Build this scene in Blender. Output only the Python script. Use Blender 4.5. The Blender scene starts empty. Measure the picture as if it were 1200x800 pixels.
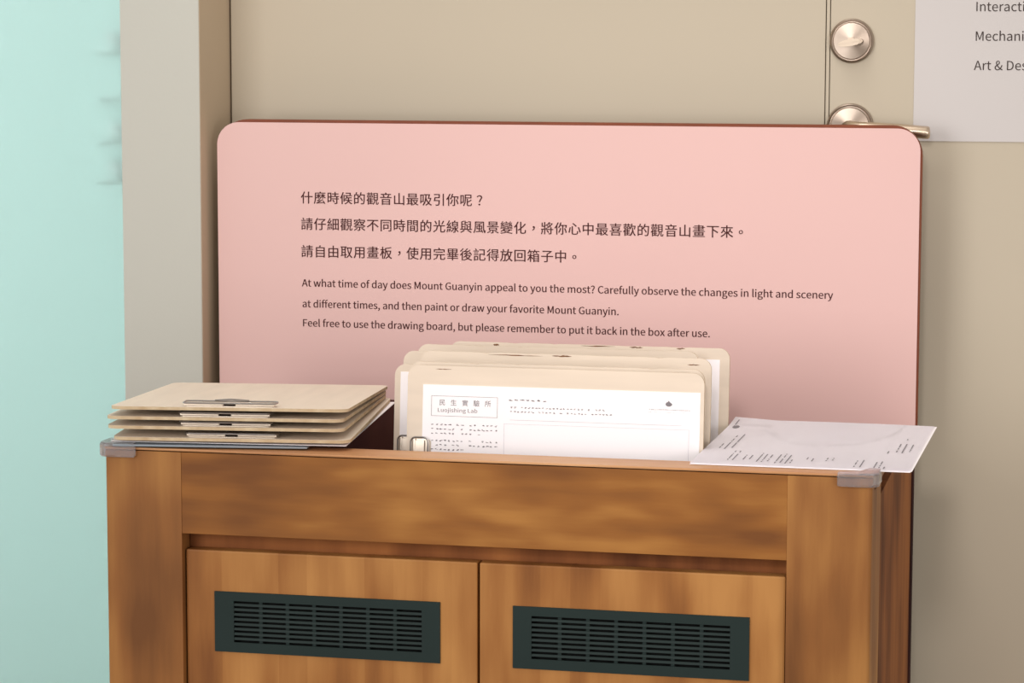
import bpy, bmesh, math, random
from mathutils import Vector, Matrix, Euler

# ---------------------------------------------------------------- camera, light, exposure
C = bpy.context
SC = C.scene
COL = SC.collection
# metres; x along the cabinet front, y away from the viewer, z up; z = 0 is the cabinet top, floor at -1
cam_data = bpy.data.cameras.new('camera')
cam_data.sensor_width = 36.0
cam_data.lens = 3149.03 / 1200 * 36
cam_data.clip_start = 0.05
cam = bpy.data.objects.new('camera', cam_data)
COL.objects.link(cam)
cam.matrix_world = (Matrix.Translation((1.0282, -2.6208, 0.4326))
                    @ Matrix.Rotation(0.222, 4, 'Z')
                    @ Matrix.Rotation(math.pi / 2 - 0.115, 4, 'X')
                    @ Matrix.Rotation(0.0019, 4, 'Z'))
SC.camera = cam

world = bpy.data.worlds.new('room_light')
SC.world = world
world.use_nodes = True
wb = world.node_tree.nodes['Background']
wb.inputs[0].default_value = (1.0, 0.90, 0.80, 1)
wb.inputs[1].default_value = 0.62


def area(name, loc, target, size, power, color, size_y=None):
    l = bpy.data.lights.new(name, 'AREA')
    l.shape = 'RECTANGLE'
    l.size = size
    l.size_y = size_y or size
    l.energy = power
    l.color = color
    o = bpy.data.objects.new(name, l)
    o.location = loc
    o.rotation_euler = (Vector(target) - Vector(loc)).to_track_quat('-Z', 'Y').to_euler()
    COL.objects.link(o)
    return o


area('window_daylight', (-0.75, -2.5, 0.55), (0.44, 0.2, 0.0), 1.2, 31, (1.0, 0.97, 0.95))
area('fill_right', (2.5, -2.2, 0.30), (0.6, 0.5, 0.05), 1.0, 20, (1.0, 0.96, 0.93))  # added fill, no window there; lifts the lower part of the sign
area('ceiling_panel', (0.35, -0.15, 1.72), (0.42, 0.18, 0.0), 0.6, 12, (1.0, 0.95, 0.90), 1.2)
sp = bpy.data.lights.new('ceiling_spot', 'SPOT')
sp.energy = 52
sp.color = (1.0, 0.93, 0.88)
sp.spot_size = math.radians(26)
sp.spot_blend = 1.0
sp.shadow_soft_size = 0.12
spo = bpy.data.objects.new('ceiling_spot', sp)
spo.location = (0.80, -2.1, 0.95)
spo.rotation_euler = (Vector((0.62, 0.45, 0.06)) - spo.location).to_track_quat('-Z', 'Y').to_euler()
COL.objects.link(spo)
area('back_room_light', (-2.3, 1.0, 0.30), (-0.75, 1.75, 0.2), 1.4, 23, (0.97, 1.0, 1.0))
area('rack_fill', (-0.30, 0.68, 1.30), (-0.22, 0.68, 0.3), 0.12, 6.0, (1.0, 1.0, 1.0))  # added fill light, no lamp there; brightens the shelves behind the glass

SC.view_settings.view_transform = 'Standard'
SC.view_settings.look = 'None'
SC.view_settings.exposure = 0.0
SC.view_settings.gamma = 1.0
SC.view_settings.use_curve_mapping = False


# ---------------------------------------------------------------- materials
def s2l(c):
    return tuple(((v / 255) / 12.92 if v / 255 <= 0.04045 else ((v / 255 + 0.055) / 1.055) ** 2.4) for v in c) + (1,)


def mat(name, rgb, rough=0.6, metal=0.0, spec=0.3, vary=0.0, scale=20, bump=0.0, bscale=200, sc3=(1, 1, 1), rgb2=None):
    m = bpy.data.materials.new(name)
    m.use_nodes = True
    nt = m.node_tree
    p = nt.nodes['Principled BSDF']
    p.inputs['Roughness'].default_value = rough
    p.inputs['Metallic'].default_value = metal
    p.inputs['Specular IOR Level'].default_value = spec
    base = s2l(rgb)
    p.inputs['Base Color'].default_value = base
    tc = nt.nodes.new('ShaderNodeTexCoord')
    mp = nt.nodes.new('ShaderNodeMapping')
    mp.inputs['Scale'].default_value = sc3
    nt.links.new(tc.outputs['Object'], mp.inputs[0])
    if vary or rgb2:
        n = nt.nodes.new('ShaderNodeTexNoise')
        n.inputs['Scale'].default_value = scale
        n.inputs['Detail'].default_value = 5
        nt.links.new(mp.outputs[0], n.inputs[0])
        r = nt.nodes.new('ShaderNodeValToRGB')
        r.color_ramp.elements[0].position = 0.3
        r.color_ramp.elements[1].position = 0.7
        lo = s2l(rgb2) if rgb2 else tuple(v * (1 - vary) for v in base[:3]) + (1,)
        r.color_ramp.elements[0].color = lo
        r.color_ramp.elements[1].color = base
        nt.links.new(n.outputs[0], r.inputs[0])
        nt.links.new(r.outputs[0], p.inputs['Base Color'])
    if bump:
        n2 = nt.nodes.new('ShaderNodeTexNoise')
        n2.inputs['Scale'].default_value = bscale
        nt.links.new(mp.outputs[0], n2.inputs[0])
        b = nt.nodes.new('ShaderNodeBump')
        b.inputs['Strength'].default_value = bump
        b.inputs['Distance'].default_value = 0.001
        nt.links.new(n2.outputs[0], b.inputs['Height'])
        nt.links.new(b.outputs[0], p.inputs['Normal'])
    return m


def wood(name, light, mid, dark, axis='z', lamella=0.0, rough=0.5, seed=0.0, blotch=5.0):
    """oiled pine: soft blotches, stretched grain, optional glued strips with a tone each"""
    m = bpy.data.materials.new(name)
    m.use_nodes = True
    nt = m.node_tree
    N, L = nt.nodes.new, nt.links.new
    p = nt.nodes['Principled BSDF']
    p.inputs['Roughness'].default_value = rough
    p.inputs['Specular IOR Level'].default_value = 0.2
    tc = N('ShaderNodeTexCoord')

    def noise(scale3, scale, detail, off):
        mp = N('ShaderNodeMapping')
        mp.inputs['Scale'].default_value = scale3
        mp.inputs['Location'].default_value = (off, off * 1.7, off * 0.6)
        L(tc.outputs['Object'], mp.inputs[0])
        n = N('ShaderNodeTexNoise')
        n.inputs['Scale'].default_value = scale
        n.inputs['Detail'].default_value = detail
        n.inputs['Roughness'].default_value = 0.62
        L(mp.outputs[0], n.inputs[0])
        return n.outputs[0]
    g3 = {'z': (1, 1, 0.09), 'x': (0.09, 1, 1), 'y': (1, 0.09, 1)}[axis]
    b3 = {'z': (1.2, 1.2, 0.5), 'x': (0.4, 1, 1.2), 'y': (1, 0.4, 1)}[axis]
    grain = noise(g3, 75, 4, seed)
    blot = noise(b3, blotch * 1.7, 2.0, seed + 3.1)
    streak = noise(g3, 17, 2, seed + 7.7)
    mx = N('ShaderNodeMath'); mx.operation = 'MULTIPLY_ADD'
    L(streak, mx.inputs[0]); mx.inputs[1].default_value = 0.45
    m2 = N('ShaderNodeMath'); m2.operation = 'MULTIPLY'
    L(blot, m2.inputs[0]); m2.inputs[1].default_value = 0.75
    L(m2.outputs[0], mx.inputs[2])
    m3 = N('ShaderNodeMath'); m3.operation = 'MULTIPLY_ADD'
    L(grain, m3.inputs[0]); m3.inputs[1].default_value = 0.16
    L(mx.outputs[0], m3.inputs[2])
    val = m3.outputs[0]
    if lamella:
        sx = N('ShaderNodeSeparateXYZ')
        L(tc.outputs['Object'], sx.inputs[0])
        dv = N('ShaderNodeMath'); dv.operation = 'DIVIDE'
        L(sx.outputs[0 if axis == 'z' else 2], dv.inputs[0]); dv.inputs[1].default_value = lamella
        fl = N('ShaderNodeMath'); fl.operation = 'FLOOR'
        L(dv.outputs[0], fl.inputs[0])
        wn = N('ShaderNodeTexWhiteNoise'); wn.noise_dimensions = '1D'
        ad = N('ShaderNodeMath'); ad.operation = 'ADD'
        L(fl.outputs[0], ad.inputs[0]); ad.inputs[1].default_value = seed
        L(ad.outputs[0], wn.inputs['W'])
        m4 = N('ShaderNodeMath'); m4.operation = 'MULTIPLY_ADD'
        L(wn.outputs[0], m4.inputs[0]); m4.inputs[1].default_value = 0.06
        L(val, m4.inputs[2])
        m5 = N('ShaderNodeMath'); m5.operation = 'SUBTRACT'
        L(m4.outputs[0], m5.inputs[0]); m5.inputs[1].default_value = 0.03
        val = m5.outputs[0]
    r = N('ShaderNodeValToRGB')
    e = r.color_ramp.elements
    e[0].position = 0.50; e[0].color = s2l(dark)
    e[1].position = 0.82; e[1].color = s2l(light)
    k = e.new(0.65); k.color = s2l(mid)
    L(val, r.inputs[0])
    L(r.outputs[0], p.inputs['Base Color'])
    b = N('ShaderNodeBump'); b.inputs['Strength'].default_value = 0.15; b.inputs['Distance'].default_value = 0.001
    L(grain, b.inputs['Height'])
    L(b.outputs[0], p.inputs['Normal'])
    return m


M = {
    'wall': mat('painted_wall', (196, 197, 190), 0.8, vary=0.03, scale=3, bump=0.1),
    'door': mat('beige_laminate', (194, 184, 166), 0.55, vary=0.03, scale=2.5, bump=0.05),
    'reveal_shade': mat('shaded_reveal', (186, 168, 144), 0.6, vary=0.03, scale=4),  # reveal's shade and bounce off the door put into this beige
    'dark_gap': mat('dark_seal', (92, 76, 58), 0.8),
    'floor': mat('grey_vinyl', (150, 146, 138), 0.5, vary=0.1, scale=6),
    'wood_rail': wood('pine_rail', (174, 122, 62), (142, 91, 42), (114, 70, 34), 'x', seed=7.3, blotch=9),
    'wood_stile': wood('pine_stile', (170, 120, 66), (138, 90, 48), (110, 70, 38), 'z', seed=6.4),
    'wood_door': wood('pine_door', (182, 130, 74), (154, 102, 54), (116, 70, 36), 'z', lamella=0.031, seed=9.4),
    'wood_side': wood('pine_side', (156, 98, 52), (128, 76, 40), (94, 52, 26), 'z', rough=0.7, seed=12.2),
    'wood_top': wood('pine_top', (204, 158, 116), (184, 134, 92), (146, 94, 60), 'x', seed=4.2, rough=0.4),
    'wood_inside_shade': wood('pine_inside_shade', (74, 42, 36), (60, 32, 30), (44, 24, 24), 'z', seed=8.2, rough=0.8),  # interior pine, darkened so its colour holds the shade inside the box
    'wood_edge': mat('brown_plywood_edge', (128, 66, 40), 0.5, vary=0.2, scale=30),
    'pink': mat('pink_print', (226, 188, 185), 0.45, spec=0.35, vary=0.015, scale=3),
    'ink': mat('brown_ink', (70, 28, 28), 0.7),
    'ink_dark': mat('dark_ink', (66, 56, 54), 0.7),
    'ink_grey': mat('grey_ink', (128, 124, 130), 0.8),
    'ink_pale': mat('pale_ink', (196, 194, 204), 0.8),
    'paper': mat('white_paper', (250, 247, 252), 0.75, vary=0.01, scale=6),
    'poster': mat('grey_white_poster', (204, 200, 200), 0.6, vary=0.01, scale=3),
    'mdf': mat('tan_hardboard', (227, 213, 197), 0.6, vary=0.09, scale=55, sc3=(1, 0.12, 1), bump=0.1, bscale=120),
    'mdf_edge': mat('hardboard_edge', (208, 190, 160), 0.75, rgb2=(182, 156, 122), scale=60),
    'mdf_worn': mat('worn_fibre', (136, 98, 70), 0.9, vary=0.4, scale=150),
    'nickel': mat('nickel', (224, 212, 198), 0.38, metal=0.75, bump=0.02),
    'pale_steel': mat('pale_steel', (196, 182, 166), 0.35, metal=1.0),
    'wire': mat('steel_wire', (170, 166, 166), 0.3, metal=1.0),
    'clip_dark': mat('dark_spring', (40, 32, 32), 0.5, metal=0.6),
    'vent': mat('dark_green_metal', (32, 46, 45), 0.6, spec=0.2, vary=0.12, scale=9),
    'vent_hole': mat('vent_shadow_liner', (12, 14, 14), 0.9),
    'greyboard': mat('grey_plastic', (136, 146, 156), 0.4, vary=0.05, scale=10),
    'ceramic': mat('white_ceramic', (240, 244, 242), 0.3),
    'shelf': mat('white_shelf', (232, 238, 236), 0.6),
    'far_wall': mat('back_room_wall', (214, 232, 228), 0.8, vary=0.02, scale=2),
    'silver_brown': mat('brushed_bronze', (206, 188, 168), 0.32, metal=1.0),
}


def brushed_metal():
    m = bpy.data.materials.new('brushed_steel')
    m.use_nodes = True
    nt = m.node_tree
    p = nt.nodes['Principled BSDF']
    p.inputs['Base Color'].default_value = s2l((176, 162, 150))
    p.inputs['Metallic'].default_value = 1
    p.inputs['Roughness'].default_value = 0.34
    p.inputs['Anisotropic'].default_value = 0.85
    t = nt.nodes.new('ShaderNodeTangent')
    t.direction_type = 'RADIAL'
    t.axis = 'Z'
    nt.links.new(t.outputs[0], p.inputs['Tangent'])
    return m


def glass_mat(name, rgb, rough, ior=1.45):
    m = bpy.data.materials.new(name)
    m.use_nodes = True
    p = m.node_tree.nodes['Principled BSDF']
    p.inputs['Base Color'].default_value = s2l(rgb)
    p.inputs['Transmission Weight'].default_value = 1.0
    p.inputs['Roughness'].default_value = rough
    p.inputs['IOR'].default_value = ior
    return m


M['steel'] = brushed_metal()
M['frosted'] = glass_mat('frosted_glass', (226, 242, 242), 0.5, 1.3)
M['clear'] = glass_mat('clear_rubber', (240, 236, 240), 0.25, 1.35)
M['clear'].node_tree.nodes['Principled BSDF'].inputs['Transmission Weight'].default_value = 0.90


# ---------------------------------------------------------------- mesh helpers
def link(name, bm, m, parent=None, smooth=False, local=False):
    me = bpy.data.meshes.new(name)
    bmesh.ops.recalc_face_normals(bm, faces=bm.faces)
    bm.to_mesh(me)
    bm.free()
    for x in (m if isinstance(m, (list, tuple)) else [m]):
        me.materials.append(M[x] if isinstance(x, str) else x)
    if smooth:
        for p in me.polygons:
            p.use_smooth = True
    o = bpy.data.objects.new(name, me)
    COL.objects.link(o)
    if parent:
        o.parent = parent
        if not local:
            o.matrix_parent_inverse = Matrix.Translation(parent.location).inverted() if parent.rotation_euler.to_matrix() == Matrix.Identity(3) else parent.matrix_basis.inverted()
    return o


def box(bm, x0, x1, y0, y1, z0, z1, bev=0.0, seg=2):
    r = bmesh.ops.create_cube(bm, size=1)
    for v in r['verts']:
        v.co = Vector(((x0 + x1) / 2 + v.co.x * (x1 - x0), (y0 + y1) / 2 + v.co.y * (y1 - y0), (z0 + z1) / 2 + v.co.z * (z1 - z0)))
    if bev:
        es = {e for v in r['verts'] for e in v.link_edges}
        bmesh.ops.bevel(bm, geom=list(es), offset=bev, segments=seg, affect='EDGES', profile=0.6)


def bx(*a, **k):
    bm = bmesh.new()
    box(bm, *a, **k)
    return bm


def rrect(w, h, r, n=7, x0=0, y0=0):
    """rounded rectangle outline, counter-clockwise, from its lower left corner; r = one radius or four (bl, br, tr, tl)"""
    rr = r if isinstance(r, (list, tuple)) else (r,) * 4
    pts = []
    for (cx, cy, a0, q) in ((rr[0], rr[0], 180, rr[0]), (w - rr[1], rr[1], 270, rr[1]), (w - rr[2], h - rr[2], 0, rr[2]), (rr[3], h - rr[3], 90, rr[3])):
        for i in range(n + 1):
            a = math.radians(a0 + 90 * i / n)
            pts.append((x0 + cx + q * math.cos(a), y0 + cy + q * math.sin(a)))
    return pts


def slab(bm, pts, t0, t1, plane='xy', bev=0.0, side_mat=0):
    """closed outline extruded from t0 to t1 along the third axis"""
    def P(a, b, c):
        return {'xy': (a, b, c), 'xz': (a, c, b)}[plane]
    lo = [bm.verts.new(P(a, b, t0)) for a, b in pts]
    hi = [bm.verts.new(P(a, b, t1)) for a, b in pts]
    f0 = bm.faces.new(lo)
    f1 = bm.faces.new(hi)
    n = len(pts)
    for i in range(n):
        f = bm.faces.new((lo[i], lo[(i + 1) % n], hi[(i + 1) % n], hi[i]))
        f.material_index = side_mat
    if bev:
        es = list(set(f0.edges) | set(f1.edges))
        bmesh.ops.bevel(bm, geom=es, offset=bev, segments=2, affect='EDGES')


def tube(bm, pts, r, n=10, closed=False):
    """round bar along a path"""
    pts = [Vector(p) for p in pts]
    rings = []
    N = len(pts)
    up = Vector((0, 0, 1))
    for i, p in enumerate(pts):
        a = pts[i - 1] if (i > 0 or closed) else pts[i]
        b = pts[(i + 1) % N] if (i < N - 1 or closed) else pts[i]
        t = (b - a).normalized()
        u = up if abs(t.z) < 0.95 else Vector((1, 0, 0))
        s = t.cross(u).normalized()
        w = s.cross(t)
        rr = r[i] if isinstance(r, (list, tuple)) else r
        rings.append([bm.verts.new(p + s * rr * math.cos(2 * math.pi * k / n) + w * rr * math.sin(2 * math.pi * k / n)) for k in range(n)])
    for i in range(N if closed else N - 1):
        A, B = rings[i], rings[(i + 1) % N]
        for k in range(n):
            bm.faces.new((A[k], A[(k + 1) % n], B[(k + 1) % n], B[k]))
    if not closed:
        bm.faces.new(rings[0][::-1])
        bm.faces.new(rings[-1])


def lathe(bm, prof, n=48):
    """profile of (radius, height) turned about z"""
    rings = []
    for r, h in prof:
        if r < 1e-6:
            rings.append([bm.verts.new((0, 0, h))])
        else:
            rings.append([bm.verts.new((r * math.cos(2 * math.pi * k / n), r * math.sin(2 * math.pi * k / n), h)) for k in range(n)])
    for A, B in zip(rings, rings[1:]):
        for k in range(n):
            q = [A[k % len(A)], A[(k + 1) % len(A)], B[(k + 1) % len(B)], B[k % len(B)]]
            q = list(dict.fromkeys(q))
            if len(q) > 2:
                bm.faces.new(q)


def thing(name, label, cat, loc=(0, 0, 0), group=None):
    o = bpy.data.objects.new(name, None)
    o.empty_display_size = 0.05
    COL.objects.link(o)
    o.location = loc
    tag(o, label, cat, group)
    return o


def tag(o, label=None, cat=None, group=None):
    if label:
        o['label'] = label
    if cat:
        o['category'] = cat
    if group:
        o['group'] = group
    return o


def struct(name, bm, m, parent=None, smooth=False):
    o = link(name, bm, m, parent, smooth)
    if parent is None:
        o['kind'] = 'structure'
    return o


# ---------------------------------------------------------------- lettering
# outlines of the Latin letters: advance, then one list of handle / point / handle per closed stroke, in 1/1000 em
GLYPHS = {
    ' ': [224,[]],
    '&': [680,[[127,-13,259,-13,345,-13,414,20,470,71,530,29,587,0,639,-13,647,12,655,38,663,63,622,74,575,98,526,133,584,209,626,298,654,395,626,395,597,395,569,395,546,311,511,239,466,179,397,236,328,309,280,385,362,444,445,506,445,602,445,687,392,746,301,746,200,746,133,671,133,574,133,521,151,462,181,402,105,350,36,289,36,190,36,72],[338,182,410,119,368,83,320,60,270,60,188,60,125,113,125,195,125,252,166,297,218,338,269,259],[313,491,246,445,224,490,211,535,211,575,211,635,246,682,302,682,351,682,371,643,371,600,371,535]]],
    ',': [278,[[68,-172,75,-190,165,-152,221,-77,221,19,221,86,192,126,144,126,107,126,75,102,75,62,75,22,106,-2,142,-2,146,-2,149,-1,153,-1,152,-61,115,-109,53,-136,60,-154]]],
    '.': [278,[[102,-13,139,-13,175,-13,205,15,205,56,205,98,175,126,139,126,102,126,73,98,73,56,73,15]]],
    '?': [474,[[154,395,178,221,205,221,232,221,259,221,241,378,421,437,421,584,421,694,347,762,234,762,153,762,89,723,43,670,60,654,78,638,95,622,130,662,174,686,224,686,296,686,332,638,332,578,332,459],[184,-13,221,-13,258,-13,288,15,288,56,288,98,258,126,221,126,184,126,156,98,156,56,156,15]]],
    'A': [608,[[87,244,4,0,35,0,66,0,97,0,121,75,144,149,168,224,257,224,347,224,436,224,459,149,483,75,506,0,539,0,571,0,604,0,521,244,438,489,355,733,321,733,286,733,252,733,169,489],[265,297,191,297,203,335,215,372,227,410,253,493,277,572,300,658,301,658,303,658,304,658,328,573,351,493,378,410,390,372,401,335,413,297,339,297]]],
    'C': [638,[[194,-13,377,-13,472,-13,544,25,602,92,585,112,568,131,551,151,504,99,451,68,381,68,241,68,153,184,153,369,153,552,246,665,384,665,447,665,495,637,534,596,551,616,567,636,584,656,542,703,472,746,383,746,197,746,58,603,58,366,58,128]]],
    'D': [688,[[101,244,101,0,163,0,226,0,288,0,509,0,629,137,629,369,629,603,509,733,284,733,223,733,162,733,101,733,101,489],[221,76,193,76,193,270,193,464,193,658,221,658,248,658,276,658,449,658,534,555,534,369,534,184,449,76,276,76,248,76]]],
    'F': [552,[[101,244,101,0,132,0,162,0,193,0,193,110,193,219,193,329,286,329,380,329,473,329,473,355,473,381,473,407,380,407,286,407,193,407,193,490,193,572,193,655,303,655,413,655,523,655,523,681,523,707,523,733,382,733,242,733,101,733,101,489]]],
    'G': [689,[[196,-13,389,-13,487,-13,568,23,615,72,615,175,615,277,615,380,535,380,454,380,374,380,374,354,374,329,374,303,426,303,478,303,530,303,530,239,530,175,530,111,501,84,450,68,398,68,241,68,153,184,153,369,153,552,249,665,397,665,470,665,518,634,555,596,572,616,588,636,605,656,563,700,496,746,394,746,200,746,58,603,58,366,58,128]]],
    'I': [293,[[101,244,101,0,132,0,162,0,193,0,193,244,193,489,193,733,162,733,132,733,101,733,101,489]]],
    'L': [543,[[101,244,101,0,239,0,376,0,514,0,514,26,514,53,514,79,407,79,300,79,193,79,193,297,193,515,193,733,162,733,132,733,101,733,101,489]]],
    'M': [812,[[101,244,101,0,129,0,156,0,184,0,184,135,184,271,184,406,184,469,178,558,172,622,173,622,175,622,176,622,196,566,215,511,235,455,281,328,328,201,374,74,395,74,415,74,436,74,482,201,528,328,574,455,594,511,613,566,633,622,634,622,636,622,637,622,632,558,625,469,625,406,625,271,625,135,625,0,654,0,682,0,711,0,711,244,711,489,711,733,674,733,637,733,600,733,553,602,507,472,460,341,443,291,428,239,409,188,408,188,406,188,405,188,387,239,371,291,352,341,305,472,259,602,212,733,175,733,138,733,101,733,101,489]]],
    'S': [596,[[200,-13,304,-13,457,-13,553,79,553,195,553,304,487,354,402,391,367,406,333,421,298,436,241,460,176,487,176,559,176,624,230,665,313,665,381,665,435,639,480,597,496,617,512,636,528,656,477,709,400,746,313,746,180,746,82,665,82,552,82,445,163,393,231,364,266,349,301,333,336,318,406,287,459,263,459,187,459,116,402,68,305,68,229,68,155,104,103,159,85,138,66,116,48,95,111,29]]],
    'a': [563,[[126,-13,217,-13,284,-13,345,22,397,65,398,65,399,65,400,65,403,43,405,22,408,0,433,0,458,0,483,0,483,111,483,223,483,334,483,469,428,557,295,557,207,557,131,518,82,486,94,465,105,444,117,423,160,452,217,481,280,481,369,481,392,414,392,344,161,318,59,259,59,141,59,43],[295,61,243,61,189,61,147,85,147,147,147,217,209,262,392,283,392,233,392,182,392,132,339,85]]],
    'b': [618,[[281,-13,331,-13,455,-13,567,94,567,280,567,448,491,557,351,557,290,557,230,523,180,481,181,513,183,546,184,578,184,651,184,723,184,796,153,796,123,796,92,796,92,531,92,265,92,0,116,0,141,0,165,0,168,19,170,37,173,56,174,56,176,56,177,56,224,13],[406,64,316,64,280,64,231,78,184,120,184,215,184,311,184,406,235,454,283,480,328,480,432,480,472,400,472,279,472,145]]],
    'c': [510,[[162,-13,306,-13,371,-13,433,13,482,55,469,76,455,96,442,117,408,87,364,63,314,63,214,63,146,146,146,271,146,396,218,480,317,480,359,480,394,461,425,433,440,453,456,473,471,493,433,527,384,557,313,557,173,557,52,452,52,271,52,91]]],
    'd': [620,[[141,-13,277,-13,342,-13,400,22,442,64,443,64,444,64,445,64,448,43,450,21,453,0,478,0,503,0,528,0,528,265,528,531,528,796,497,796,467,796,436,796,436,726,436,657,436,587,438,556,439,525,441,494,393,533,352,557,288,557,164,557,53,447,53,271,53,90],[347,64,297,64,202,64,147,141,147,272,147,396,217,480,304,480,349,480,391,464,436,423,436,328,436,233,436,138,391,88]]],
    'e': [554,[[167,-13,312,-13,385,-13,443,11,490,42,479,62,469,83,458,103,417,76,375,60,322,60,219,60,148,134,142,250,264,250,386,250,508,250,510,264,512,282,512,302,512,457,434,557,295,557,171,557,52,448,52,271,52,92],[238,315,141,315,152,423,220,484,297,484,382,484,432,425,432,315,335,315]]],
    'f': [325,[[33,492,33,469,58,469,82,469,107,469,107,313,107,156,107,0,137,0,168,0,198,0,198,156,198,313,198,469,236,469,275,469,313,469,313,494,313,518,313,543,275,543,236,543,198,543,198,572,198,600,198,629,198,699,223,736,275,736,294,736,316,731,336,721,343,745,349,768,356,792,331,802,299,809,265,809,157,809,107,740,107,630,107,601,107,572,107,543,82,541,58,540,33,538,33,515]]],
    'g': [564,[[143,-250,275,-250,443,-250,550,-163,550,-62,550,28,486,67,361,67,325,67,290,67,254,67,181,67,159,92,159,126,159,156,174,174,194,191,218,179,248,172,274,172,386,172,473,245,473,361,473,408,455,448,429,473,466,473,503,473,540,473,540,496,540,520,540,543,477,543,414,543,351,543,332,551,305,557,274,557,165,557,71,482,71,363,71,298,106,245,142,217,142,216,142,214,142,213,113,193,82,157,82,112,82,69,103,40,131,23,131,21,131,20,131,18,80,-13,51,-58,51,-105,51,-198],[337,234,274,234,212,234,159,284,159,363,159,443,211,490,274,490,339,490,390,443,390,363,390,284],[393,-187,288,-187,189,-187,131,-150,131,-92,131,-61,147,-28,186,0,210,-6,236,-8,256,-8,287,-8,319,-8,350,-8,422,-8,460,-26,460,-77,460,-133]]],
    'h': [607,[[92,265,92,0,123,0,153,0,184,0,184,131,184,263,184,394,238,449,276,477,332,477,404,477,435,434,435,332,435,221,435,111,435,0,465,0,496,0,526,0,526,115,526,229,526,344,526,482,474,557,360,557,286,557,230,516,180,466,181,503,183,541,184,578,184,651,184,723,184,796,153,796,123,796,92,796,92,531]]],
    'i': [275,[[92,181,92,0,123,0,153,0,184,0,184,181,184,362,184,543,153,543,123,543,92,543,92,362],[102,655,138,655,174,655,199,679,199,716,199,751,174,775,138,775,102,775,78,751,78,716,78,679]]],
    'j': [275,[[3,-242,35,-242,143,-242,184,-173,184,-62,184,140,184,341,184,543,154,543,123,543,93,543,93,341,93,140,93,-62,93,-128,80,-169,26,-169,7,-169,-12,-164,-26,-159,-32,-182,-38,-205,-44,-228,-25,-236],[102,655,138,655,173,655,199,679,199,716,199,751,173,775,138,775,102,775,77,751,77,716,77,679]]],
    'k': [552,[[92,265,92,0,122,0,152,0,182,0,182,48,182,95,182,143,216,183,250,222,284,262,337,175,390,87,443,0,476,0,509,0,542,0,474,108,405,216,337,324,397,397,458,470,518,543,484,543,450,543,416,543,339,448,263,352,186,257,185,257,183,257,182,257,182,437,182,616,182,796,152,796,122,796,92,796,92,531]]],
    'l': [284,[[120,-13,188,-13,213,-13,228,-9,241,-5,237,18,232,42,228,65,218,63,214,63,209,63,195,63,184,74,184,102,184,333,184,565,184,796,153,796,123,796,92,796,92,567,92,337,92,108,92,31]]],
    'm': [926,[[92,181,92,0,123,0,153,0,184,0,184,131,184,263,184,394,233,450,279,477,320,477,389,477,421,434,421,332,421,221,421,111,421,0,451,0,482,0,512,0,512,131,512,263,512,394,563,450,607,477,649,477,718,477,750,434,750,332,750,221,750,111,750,0,780,0,811,0,841,0,841,115,841,229,841,344,841,482,788,557,677,557,610,557,554,514,497,453,475,517,431,557,347,557,282,557,226,516,178,464,177,464,177,464,176,464,173,490,170,517,167,543,142,543,117,543,92,543,92,362]]],
    'n': [610,[[92,181,92,0,123,0,153,0,184,0,184,131,184,263,184,394,238,449,276,477,332,477,404,477,435,434,435,332,435,221,435,111,435,0,465,0,496,0,526,0,526,115,526,229,526,344,526,482,474,557,360,557,286,557,229,516,178,464,177,464,177,464,176,464,173,490,170,517,167,543,142,543,117,543,92,543,92,362]]],
    'o': [606,[[170,-13,303,-13,436,-13,554,91,554,271,554,452,436,557,303,557,170,557,52,452,52,271,52,91],[397,63,303,63,209,63,146,146,146,271,146,396,209,480,303,480,397,480,461,396,461,271,461,146]]],
    'p': [620,[[92,28,92,-229,123,-229,153,-229,184,-229,184,-168,184,-106,184,-45,183,-13,182,18,181,50,230,9,282,-13,331,-13,455,-13,567,94,567,280,567,448,491,557,351,557,288,557,227,521,178,480,177,480,177,480,176,480,173,501,170,522,167,543,142,543,117,543,92,543,92,286],[406,64,316,64,280,64,232,78,184,120,184,215,184,311,184,406,236,454,283,480,328,480,432,480,472,400,472,279,472,145]]],
    'r': [388,[[92,181,92,0,123,0,153,0,184,0,184,116,184,233,184,349,220,441,275,475,320,475,343,475,355,472,373,466,379,492,384,519,390,545,373,554,356,557,332,557,272,557,216,513,178,444,177,444,177,444,176,444,173,477,170,510,167,543,142,543,117,543,92,543,92,362]]],
    's': [468,[[157,-13,234,-13,362,-13,431,60,431,148,431,251,345,283,266,313,205,336,149,356,149,407,149,450,181,486,250,486,298,486,336,465,373,438,388,457,402,476,417,495,376,529,316,557,249,557,130,557,62,489,62,403,62,310,144,274,220,246,280,224,344,198,344,143,344,96,309,58,237,58,172,58,124,84,76,123,61,103,47,82,32,62,83,19]]],
    't': [377,[[147,-13,262,-13,296,-13,332,-3,363,7,357,30,351,53,345,76,327,68,303,61,283,61,220,61,199,99,199,165,199,266,199,368,199,469,248,469,298,469,347,469,347,494,347,518,347,543,298,543,248,543,199,543,199,594,199,645,199,696,174,696,148,696,123,696,120,645,116,594,113,543,84,541,56,540,27,538,27,515,27,492,27,469,54,469,81,469,108,469,108,369,108,268,108,168,108,59]]],
    'u': [607,[[136,-13,251,-13,325,-13,379,26,430,85,431,85,432,85,433,85,435,57,438,28,440,0,465,0,491,0,516,0,516,181,516,362,516,543,486,543,455,543,425,543,425,415,425,286,425,158,373,94,334,66,278,66,206,66,176,109,176,210,176,321,176,432,176,543,145,543,115,543,84,543,84,428,84,314,84,199,84,60]]],
    'v': [521,[[144,181,209,0,245,0,280,0,316,0,380,181,444,362,508,543,478,543,448,543,418,543,384,440,349,337,315,234,299,181,281,126,265,74,263,74,262,74,260,74,244,126,227,181,210,234,176,337,142,440,108,543,76,543,45,543,13,543,78,362]]],
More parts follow.
